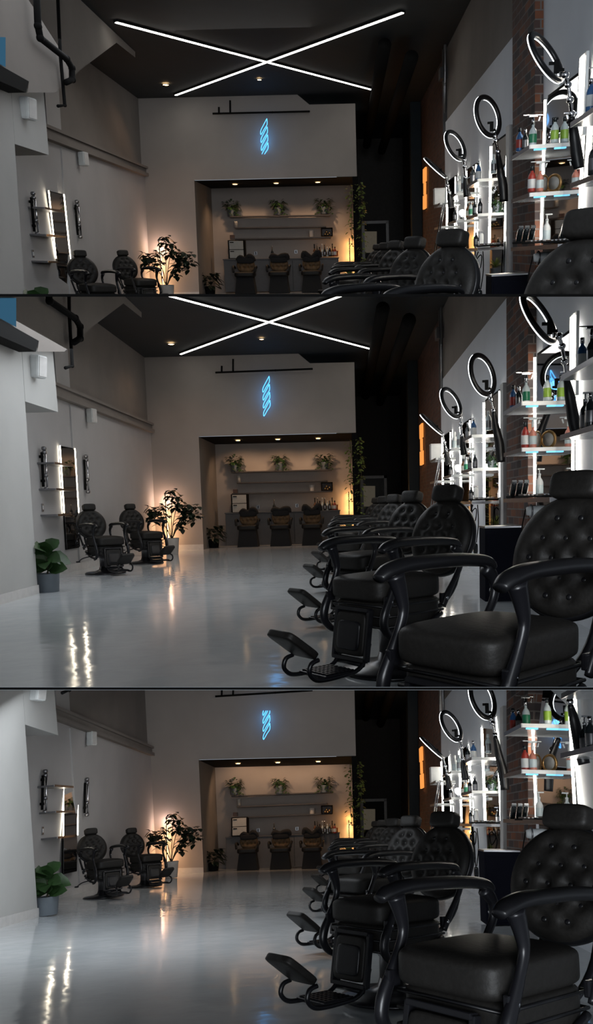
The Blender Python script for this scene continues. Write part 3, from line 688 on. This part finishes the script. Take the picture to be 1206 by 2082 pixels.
    # ---------- right wall stations
    def rmirror(L, z0, z1, zl):
        p = Proto((0, 0, (z0+z1)/2)); cz = (z0+z1)/2
        p.part('frame', MB().box((-.012, 0, cz), (.012, L/2, (z1-z0)/2), .003), 'black'); p.part('glass', MB().box((-.027, 0, cz), (.003, L/2-.02, (z1-z0)/2-.03)), 'mirror')
        for s in (-1, 1): p.part('led_strip', MB().box((-.035, s*(L/2+.045), (zl+z1-.03)/2), (.009, .009, (z1-.03-zl)/2)), 'led')
        return p
    ST = [(4.95, 6.0, .5, 2.36, 'half cut off mirror at the right edge'), (6.5, 7.62, .5, 2.39, 'tall lit mirror right of the brick column'), (9.52, 10.5, .5, 2.33, 'tall lit mirror left of the brick column'), (11.72, 12.6, .5, 2.22, 'third lit mirror along the right wall'), (13.85, 14.9, .5, 2.24, 'farthest lit mirror along the right wall')]
    for i, (y0, y1, z0, z1, lb) in enumerate(ST):
        if i == 0: continue
        pr = get('rm%d' % i, rmirror, y1-y0, z0, z1, 1.06); put(k, pr, 'wall_mirror', lb, 'mirror', at((XR-(.01 if i == 1 else 0), (y0+y1)/2, 0), rz=(.017 if i == 1 else 0)), 'lit mirrors on the right wall')
    def gshelf(L, blue):
        p = Proto((0, 0, 0)); p.part('shelf_board', MB().box((-.17, 0, 0), (.165, L/2, .016), .004), 'glass'); p.part('edge_trim', MB().box((-.337, 0, 0), (.004, L/2, .018)), 'steel')
        p.part('end_trim', MB().box((-.17, -L/2-.003, 0), (.165, .004, .017)), 'whitep' if blue < 2 else 'steel')
        if blue == 1: p.part('under_light', MB().box((-.24, -L/2+.03, -.022), (.05, .02, .006)).box((-.06, -L/2+.03, -.022), (.05, .02, .006)), 'shelfled')
        return p
    LV = ['upper', 'middle', 'lower']
    SS = [('station at the right edge', [(4.7, 5.72, 1.87, 0), (4.7, 5.72, 1.455, 0), (4.7, 5.72, 1.02, 2)]), ('near station beside the brick column', [(6.96, 7.72, 1.85, 1), (6.96, 7.72, 1.455, 1), (6.0, 7.75, 1.015, 2)]),
          ('second station left of the brick column', [(9.66, 10.55, 1.80, 0), (9.66, 10.55, 1.40, 0), (9.66, 10.7, 1.0, 2)]), ('third station on the right wall', [(11.5, 12.5, 1.765, 0), (11.5, 12.5, 1.39, 0)]), ('farthest station on the right wall', [(13.4, 14.3, 1.74, 0), (13.4, 14.3, 1.36, 0), (13.4, 14.3, .95, 2)])]
    for st, sh in SS:
        for i, (y0, y1, z, bl) in enumerate(sh):
            put(k, get('gs%.2f%d' % (y1-y0, bl), gshelf, y1-y0, bl), 'glass_shelf', LV[i]+' shelf of the '+st, 'shelf', at((XR, (y0+y1)/2, z)), 'shelves on the right wall')
    def item(pr, name, label, cat, u, z, x=1.68, rz=0, s=1, grp=None):
        P = onXZ(u, x, z+.1); put(k, pr, name, label, cat, at((P.x, P.y, z+.024), rz=rz, s=s), grp)
    B = lambda kd: get('b_'+kd, bottle, kd)
    item(B('redblue_plain'), 'bottle', 'red and blue bottle on the upper shelf by the brick column', 'bottle', 1044, 1.85, 1.62, s=1.0)
    item(B('dark_plain'), 'bottle', 'slim dark bottle on the upper shelf by the brick column', 'bottle', 1055, 1.85, 1.66, s=.9)
    item(B('green_spray'), 'spray_bottle', 'clear green spray bottle with silver trigger by the brick column', 'spray bottle', 1070, 1.85, 1.66, s=1.0)
    item(B('lime_plain'), 'bottle', 'lime striped bottle mimicking a reflection in the near mirror', 'bottle', 1113, 1.85, 1.80, s=1.0)  # solid bottle put where a mirror reflection falls
    item(B('redcan_plain'), 'bottle', 'dark red bottle on the middle shelf by the brick column', 'bottle', 1068, 1.455, 1.64, s=1.05)
    item(B('pink_spray'), 'spray_bottle', 'pink spray bottle on the middle shelf by the brick column', 'spray bottle', 1084, 1.455, 1.70, s=.95)
    item(B('white_pump'), 'pump_bottle', 'white pump bottle on the lower shelf by the brick column', 'bottle', 1097, 1.015, 1.72, s=1.0)
    def clock(): p = Proto((0, 0, .1)); T = Matrix.Translation((0, 0, .10)) @ Matrix.Rotation(PI/2, 4, 'X'); p.part('rim', MB().torus(.08, .016, 28, 8, T=T), 'brass'); p.part('face', MB().lathe([(.08, -.01), (.08, .01)], 24, T=T), 'cab'); p.part('stand', MB().box((0, 0, .012), (.05, .03, .012), .004), 'brass'); return p
    item(get('clock', clock), 'round_clock', 'round brass framed clock on the middle shelf by the brick', 'clock', 1092, 1.455, 1.80, rz=.9, s=.9)
    def tray():
        p = Proto((0, 0, .02)); p.part('tray', MB().box((0, 0, .008), (.12, .16, .008), .004), 'black'); 
        mb = MB()
        for i in range(5): mb.box((-.08+i*.04, 0, .026), (.010, .12, .008), .003)
        p.part('comb', mb, 'steel'); return p
    item(get('tray', tray), 'tool_tray', 'black tray of combs on the lower shelf by the brick', 'tray', 1078, 1.015, 1.66, s=.9)
    item(get('tray', tray), 'tool_tray', 'black tray of combs before the near lit mirror', 'tray', 1118, 1.015, 1.66, s=.8)
    item(get('tray', tray), 'tool_tray', 'tray of chrome tools on the second station lower shelf', 'tray', 985, 1.0, 1.68, s=1.1)
    def clipper():
        p = Proto((0, 0, .08)); p.part('body', MB().cushion((0, 0, .075), (.028, .03, .075), 4, 6), 'whitep'); p.part('blade', MB().box((0, 0, .158), (.026, .012, .012), .002), 'chrome'); p.part('switch', MB().box((-.03, 0, .08), (.004, .008, .02)), 'black'); return p
    item(get('clip', clipper), 'hair_clipper', 'white hair clipper standing on the second station shelf', 'clipper', 968, 1.0, 1.66, s=1.1)
    def rack():
        p = Proto((0, 0, .08)); T = Matrix.Rotation(.75, 4, 'X')
        p.part('stand', MB().box((0, 0, .01), (.08, .11, .01), .003), 'black')
        for i in range(3): q = p.part('clipper', MB().cushion((-.055+i*.055, 0, .10), (.022, .025, .09), 4, 6, T=T), 'darkb'); p.part('blade', MB().box((-.055+i*.055, 0, .195), (.02, .010, .012), T=T), 'chrome', q)
        return p
    item(get('rack', rack), 'clipper_rack', 'rack of black clippers on the shelf before the brick column', 'clipper rack', 1052, 1.015, 1.66, rz=0, s=1.05)
    def dryer():
        p = Proto((0, 0, 0)); p.part('barrel', MB().lathe([(.035, -.10), (.045, -.06), (.048, .04), (.036, .10)], 18, T=Matrix.Rotation(PI/2, 4, 'Y')), 'whitep')
        p.part('handle', MB().tube([(-.03, 0, -.03), (-.04, 0, -.17)], .018, 8, sub=1), 'black'); p.part('cord', MB().tube([(-.04, 0, -.17), (-.10, .02, -.32), (-.14, .03, -.2), (-.10, .03, .02)], .006, 6), 'black')
        p.part('hook', MB().torus(.055, .008, 20, 6, T=Matrix.Translation((-.06, 0, 0)) @ Matrix.Rotation(PI/2, 4, 'Y')), 'steel'); return p
    P = onXZ(1094, 1.7, .92); put(k, get('dry', dryer), 'hair_dryer', 'white and black hair dryer hung under the brick side shelf', 'hair dryer', at((P.x, P.y, .92)))
    def cords():
        p = Proto((0, 0, -.25)); p.part('cord', MB().tube([(0, 0, 0), (-.03, .02, -.12), (.03, .04, -.22), (.05, .02, -.08), (.02, 0, -.05), (-.04, 0, -.16), (.0, 0, -.34), (.03, 0, -.52)], .007, 6).tube([(.06, 0, 0), (.07, 0, -.25), (.04, 0, -.5)], .007, 6), 'black')
        p.part('clipper', MB().cushion((.03, 0, -.58), (.03, .03, .07), 4, 6), 'darkb'); return p
    P = onXZ(962, 1.7, .9); put(k, get('cords', cords), 'hanging_clipper', 'black clipper hanging on looped cords under the second station', 'clipper', at((P.x, P.y, .97)))
    # near station at right edge
    item(B('blue_plain'), 'bottle', 'blue bottle on the upper shelf at the right edge', 'bottle', 1184, 1.87, 1.66, s=1.0)
    item(B('dark_spray'), 'spray_bottle', 'dark spray bottle on the upper shelf at the right edge', 'spray bottle', 1203, 1.87, 1.66, s=.9)
    item(B('dark_pump'), 'pump_bottle', 'tall black pump bottle on the middle right edge shelf', 'bottle', 1190, 1.455, 1.70, s=1.1)
    item(B('dark_plain'), 'bottle', 'black bottle on the middle right edge shelf', 'bottle', 1201, 1.455, 1.62, s=1.0)
    def lpanel(): p = Proto((0, 0, 0)); p.part('housing', MB().box((0, 0, 0), (.012, .10, .32), .004), 'whitep'); p.part('diffuser', MB().box((-.015, 0, 0), (.004, .05, .30)), 'led'); return p
    P = onXZ(1171, 1.86, 2.05); put(k, get('lpan', lpanel), 'panel_lamp', 'upright white light panel above the right edge shelves', 'light panel', at((1.84, P.y-.02, 2.14)))
    # stations 2-4
    for u, z, kd, lb, s in ((952, 1.80, 'dark_plain', 'dark blue steel bottle on the second station upper shelf', 1.1), (963, 1.80, 'blue_plain', 'blue steel bottle on the second station upper shelf', 1.15), (993, 1.80, 'clear_plain', 'clear bottle before the second station mirror', 1.0),
                            (948, 1.40, 'green_plain', 'green bottle on the second station middle shelf', .9), (956, 1.40, 'dark_spray', 'black spray bottle on the second station middle shelf', .9), (966, 1.40, 'dark_plain', 'black bottle on the second station middle shelf', .9),
                            (925, 1.765, 'white_plain', 'white bottle on the third station upper shelf', 1.2), (934, 1.765, 'clear_pump', 'clear pump bottle on the third station upper shelf', 1.1), (917, 1.39, 'dark_spray', 'dark spray bottle on the third station middle shelf', .9), (942, 1.39, 'amber_plain', 'amber bottle on the third station middle shelf', .9), (958, 1.0, 'dark_pump', 'black pump bottle on the second station lower shelf', .9)):
        item(B(kd), 'bottle', lb, 'bottle', u, z, 1.68, s=s)
    item(get('sp1', shelf_plant, 1), 'reflected_plant', 'small green plant mimicking a reflection in the second station mirror', 'plant', 998, 1.40, 1.80, s=.45)  # solid plant placed for a plant's reflection in the mirror
    def blub(): p = Proto((0, 0, .08)); p.part('base', MB().lathe([(.04, 0), (.03, .03), (.012, .05)], 16), 'chrome'); p.part('bulb', MB().cushion((0, 0, .09), (.045, .045, .045), 2, 6), 'led'); return p
    item(get('bulb', blub), 'table_lamp', 'small bright lamp on the third station middle shelf', 'lamp', 931, 1.39, 1.66)
    item(get('wbox', lambda: (lambda p: (p.part('carton', MB().box((0, 0, .14), (.10, .12, .14), .006), 'whitep'), p.part('lid', MB().box((0, 0, .285), (.104, .124, .012), .004), 'trimw'), p)[-1])(Proto((0, 0, .14)))), 'white_box', 'white box on the farthest station upper shelf', 'box', 886, 1.74, 1.66, s=.95)
    a, b_ = onXZ(893, 1.5, 1.7), onXZ(873, 1.5, .85)
    tubes('ladder', 'wire_stand', 'thin slanting wire stand below the farthest station shelves', 'stand', [[a, Vector((1.5, b_.y, .80))], [a+Vector((0, -.25, 0)), Vector((1.5, b_.y-.35, .80))]], .009, 'chrome')
    # ring lights
    def ring(key, cu, cv, Y, Rr, maj, ratio, arm, lower, lb, away=True):
        if key not in PR:
            c = atY(cu, cv, Y); vd = (CAM-c).normalized(); r_ = vd.cross(Vector((0, 0, 1))).normalized()*-1; r_ = Vector((0, 0, 1)).cross(vd).normalized(); up = vd.cross(r_)
            m = Vector((maj[0], -maj[1])).normalized(); mi = Vector((m.y, -m.x))
            if mi.x > 0: mi = -mi
            n = (r_*mi.x + up*mi.y)*math.sqrt(1-ratio*ratio) - vd*ratio*(1 if away else -1)
            q = n.to_track_quat('Z', 'Y').to_matrix().to_4x4()
            p = Proto((0, 0, 0)); p.part('ring_housing', MB().torus(Rr-.028, .028, 56, 10, .75, T=q), 'armpad')
            p.part('led_ring', MB().torus(Rr-.028, .0245, 56, 8, .3, T=q @ Matrix.Translation((0, 0, .0175))), 'ledc')
            A = [atY(u, v, y)-c for u, v, y in arm]
            mb = MB().tube(A, .014, 8); 
            for x in A: mb.cushion(x, (.026, .026, .026), 2.5, 4)
            p.part('arm', mb, 'chrome')
            d = A[0].normalized(); hp = d*(Rr-.03)
            p.part('phone_clamp', MB().box(hp*.55, (.018, .012, .05), .004).box(hp*.75, (.03, .008, .012), .003).box(hp*.35, (.03, .008, .012), .003), 'black')
            L_ = [atY(u, v, y)-c for u, v, y in lower]; p.part('arm_cover', MB().tube(L_, [.022, .040, .050, .045][:len(L_)], 8, flat=.7), 'armpad')
            p.c = c; PR[key] = p
        put(k, PR[key], 'ring_light', lb, 'ring light', Matrix.Translation(PR[key].c), 'ring lights on the right wall')
        
    ring('r1', 1097, 646, 6.0, .225, (65, 103), .27, [(1137, 684, 5.95), (1143, 704, 6), (1148, 735, 6.0), (1152, 764, 6.05)], [(1152, 770, 6.05), (1158, 800, 6.1), (1166, 850, 6.1), (1172, 880, 6.1)], 'nearest ring light, tilted high at the right edge')
    ring('r2', 982, 762, 8.2, .228, (27, 81), .52, [(997, 803, 8.2), (999, 812, 8.2), (1004, 835, 8.25), (1009, 860, 8.3)], [(1004, 838, 8.2), (1010, 875, 8.3), (1016, 905, 8.3), (1019, 940, 8.3)], 'second nearest ring light, left of the brick column')
    ring('r3', 918, 819, 10.3, .222, (32, 60), .46, [(936, 849, 10.3), (937, 862, 10.35), (939, 885, 10.4)], [(939, 885, 10.4), (941, 905, 10.4), (944, 925, 10.4)], 'third nearest ring light on the right wall')
    ring('r4', 878, 862, 11.6, .222, (44, 42), .07, [(900, 883, 11.6), (904, 900, 11.7), (908, 915, 11.7)], [(905, 905, 11.7), (909, 925, 11.8), (912, 945, 11.8)], 'farthest ring light, seen edge on like a slanted bar')
    def waste():
        p = Proto((0, 0, .38)); p.part('cabinet', MB().box((0, 0, .37), (.185, .17, .37), .006), 'navy'); p.part('top_panel', MB().box((0, 0, .752), (.188, .173, .010), .003), 'steel'); p.part('door_panel', MB().box((0, -.173, .36), (.165, .004, .33), .003), 'navy'); return p
    P = onZY(1017, 8.1, .5); put(k, get('waste', waste), 'floor_cabinet', 'dark navy box cabinet on floor before the brick column', 'cabinet', at((P.x, 8.1, 0), rz=0))
    def sconce():
        p = Proto((0, 0, 0))
        for z, hh, w in ((.32, .165, .30), (0, .135, .15), (-.32, .165, .30)): p.part('light_segment', MB().box((-.02, 0, z), (.02, w, hh)), 'amber')
        p.part('back_bar', MB().box((.01, 0, 0), (.01, .04, .5)), 'black'); return p
    P = atX(859, 904, 1.93); put(k, get('sco', sconce), 'wall_light', 'three part amber wall light on the dark brick wall', 'wall light', at((1.93, P.y, P.z)))
    light(k, 'POINT', (1.75, P.y, P.z), .5, (1, .4, .1), .05)
    # ---------- unseen overhead fill lamps added to stand in for daylight on floor and walls
    light(k, 'AREA', (-2.2, 9.0, {1: 4.3, 2: 3.15, 3: 2.45}[k]), {1: 55, 2: 120, 3: 130}[k], (.90, .95, 1), 3.0, rot=(0, 0, 0), sizey=4.5)
    light(k, 'AREA', (-1.7, 14.5, {1: 4.3, 2: 4.0, 3: 3.2}[k]), {1: 45, 2: 40, 3: 40}[k], (1, .96, .92), 2.5, rot=(0, 0, 0), sizey=4)
for k in (2, 1, 3): room(k)
# ------------------------------------------------------------------ trim everything to its own storey
def cut(o, Mw, k, me_cache={}):
    n_in = 0; me = o.data
    P = [Mw @ Vector(c) for c in o.bound_box]
    st = []
    for n in PL[k]:
        d = [n.dot(p-CAM) for p in P]
        if max(d) < 0: return False
        if min(d) < 0: st.append(n)
    if not any(-150 < proj(p)[0] < 1500 for p in P) and all(proj(p)[2] > .2 for p in P):
        us = [proj(p)[0] for p in P]
        if max(us) < -150 or min(us) > 1500: return False
    if not st: return True
    mi = Mw.inverted(); m2 = me.copy(); bm = bmesh.new(); bm.from_mesh(m2)
    for n in st:
        no = (mi.to_3x3() @ n); co = mi @ CAM
        # covariant transform of the normal
        no = (Mw.to_3x3().transposed() @ n)
        bmesh.ops.bisect_plane(bm, geom=bm.verts[:]+bm.edges[:]+bm.faces[:], plane_co=co, plane_no=no, clear_inner=True, clear_outer=False)
    if len(bm.faces) == 0: bm.free(); bpy.data.meshes.remove(m2); return False
    bm.to_mesh(m2); bm.free(); o.data = m2; return True
for k, o in SH:
    if not cut(o, Matrix.Identity(4), k): bpy.data.objects.remove(o)
for k, root, allo in MADE:
    keep = []; drop = []
    for o, Mw in allo:
        if o.data is None: continue
        (keep if cut(o, Mw, k) else drop).append(o)
    for o in drop:
        for ch in list(o.children):
            if ch in drop: continue
            ch.parent = root
    names = set()
    for o in drop:
        if o is not root: bpy.data.objects.remove(o)
    if not keep:
        bpy.data.objects.remove(root)
# partitions added between the three storeys to block cross-light (their planes meet the eye edge-on)
for v, t in ((600.5, .0055), (1400, .0055)):
    n = rowplane(v, 1); ya, yb = 1.75, 27.5; P = []
    for y in (ya, yb):
        for x in (-7.5, 4.5):
            # point of the plane at this x, y
            z = -(n.x*x+n.y*y)/n.z
            P.append(Vector((x, y, z))+CAM)
    a, b, c, d = P; q = [a, b, d, c]; up = [p+n*t/2 for p in q]; dn = [p-n*t/2 for p in q]
    m = bpy.data.meshes.new('added_partition_1'); m.from_pydata([tuple(p) for p in dn+up], [], [[0, 1, 2, 3], [4, 5, 6, 7], [0, 1, 5, 4], [1, 2, 6, 5], [2, 3, 7, 6], [3, 0, 4, 7]]); m.materials.append(MT['board'])
    o = bpy.data.objects.new('added_partition_1' if v < 1000 else 'added_partition_2', m); C.objects.link(o); o['kind'] = 'structure'
# ------------------------------------------------------------------ daylight from behind the camera
def arealamp(loc, target, e, size, col):
    l = bpy.data.lights.new('daylight', 'AREA'); l.energy = e; l.size = size; l.color = col
    o = bpy.data.objects.new('daylight', l); C.objects.link(o); o.location = loc
    o.rotation_euler = (Vector(target)-Vector(loc)).to_track_quat('-Z', 'Y').to_euler()
arealamp((0.8, -3.5, 1.8), (-3.5, 9, 1.0), 520, 3.0, (.90, .95, 1))
w = bpy.data.worlds.new('world'); bpy.context.scene.world = w; w.use_nodes = True
w.node_tree.nodes['Background'].inputs[0].default_value = (.55, .62, .70, 1); w.node_tree.nodes['Background'].inputs[1].default_value = .5
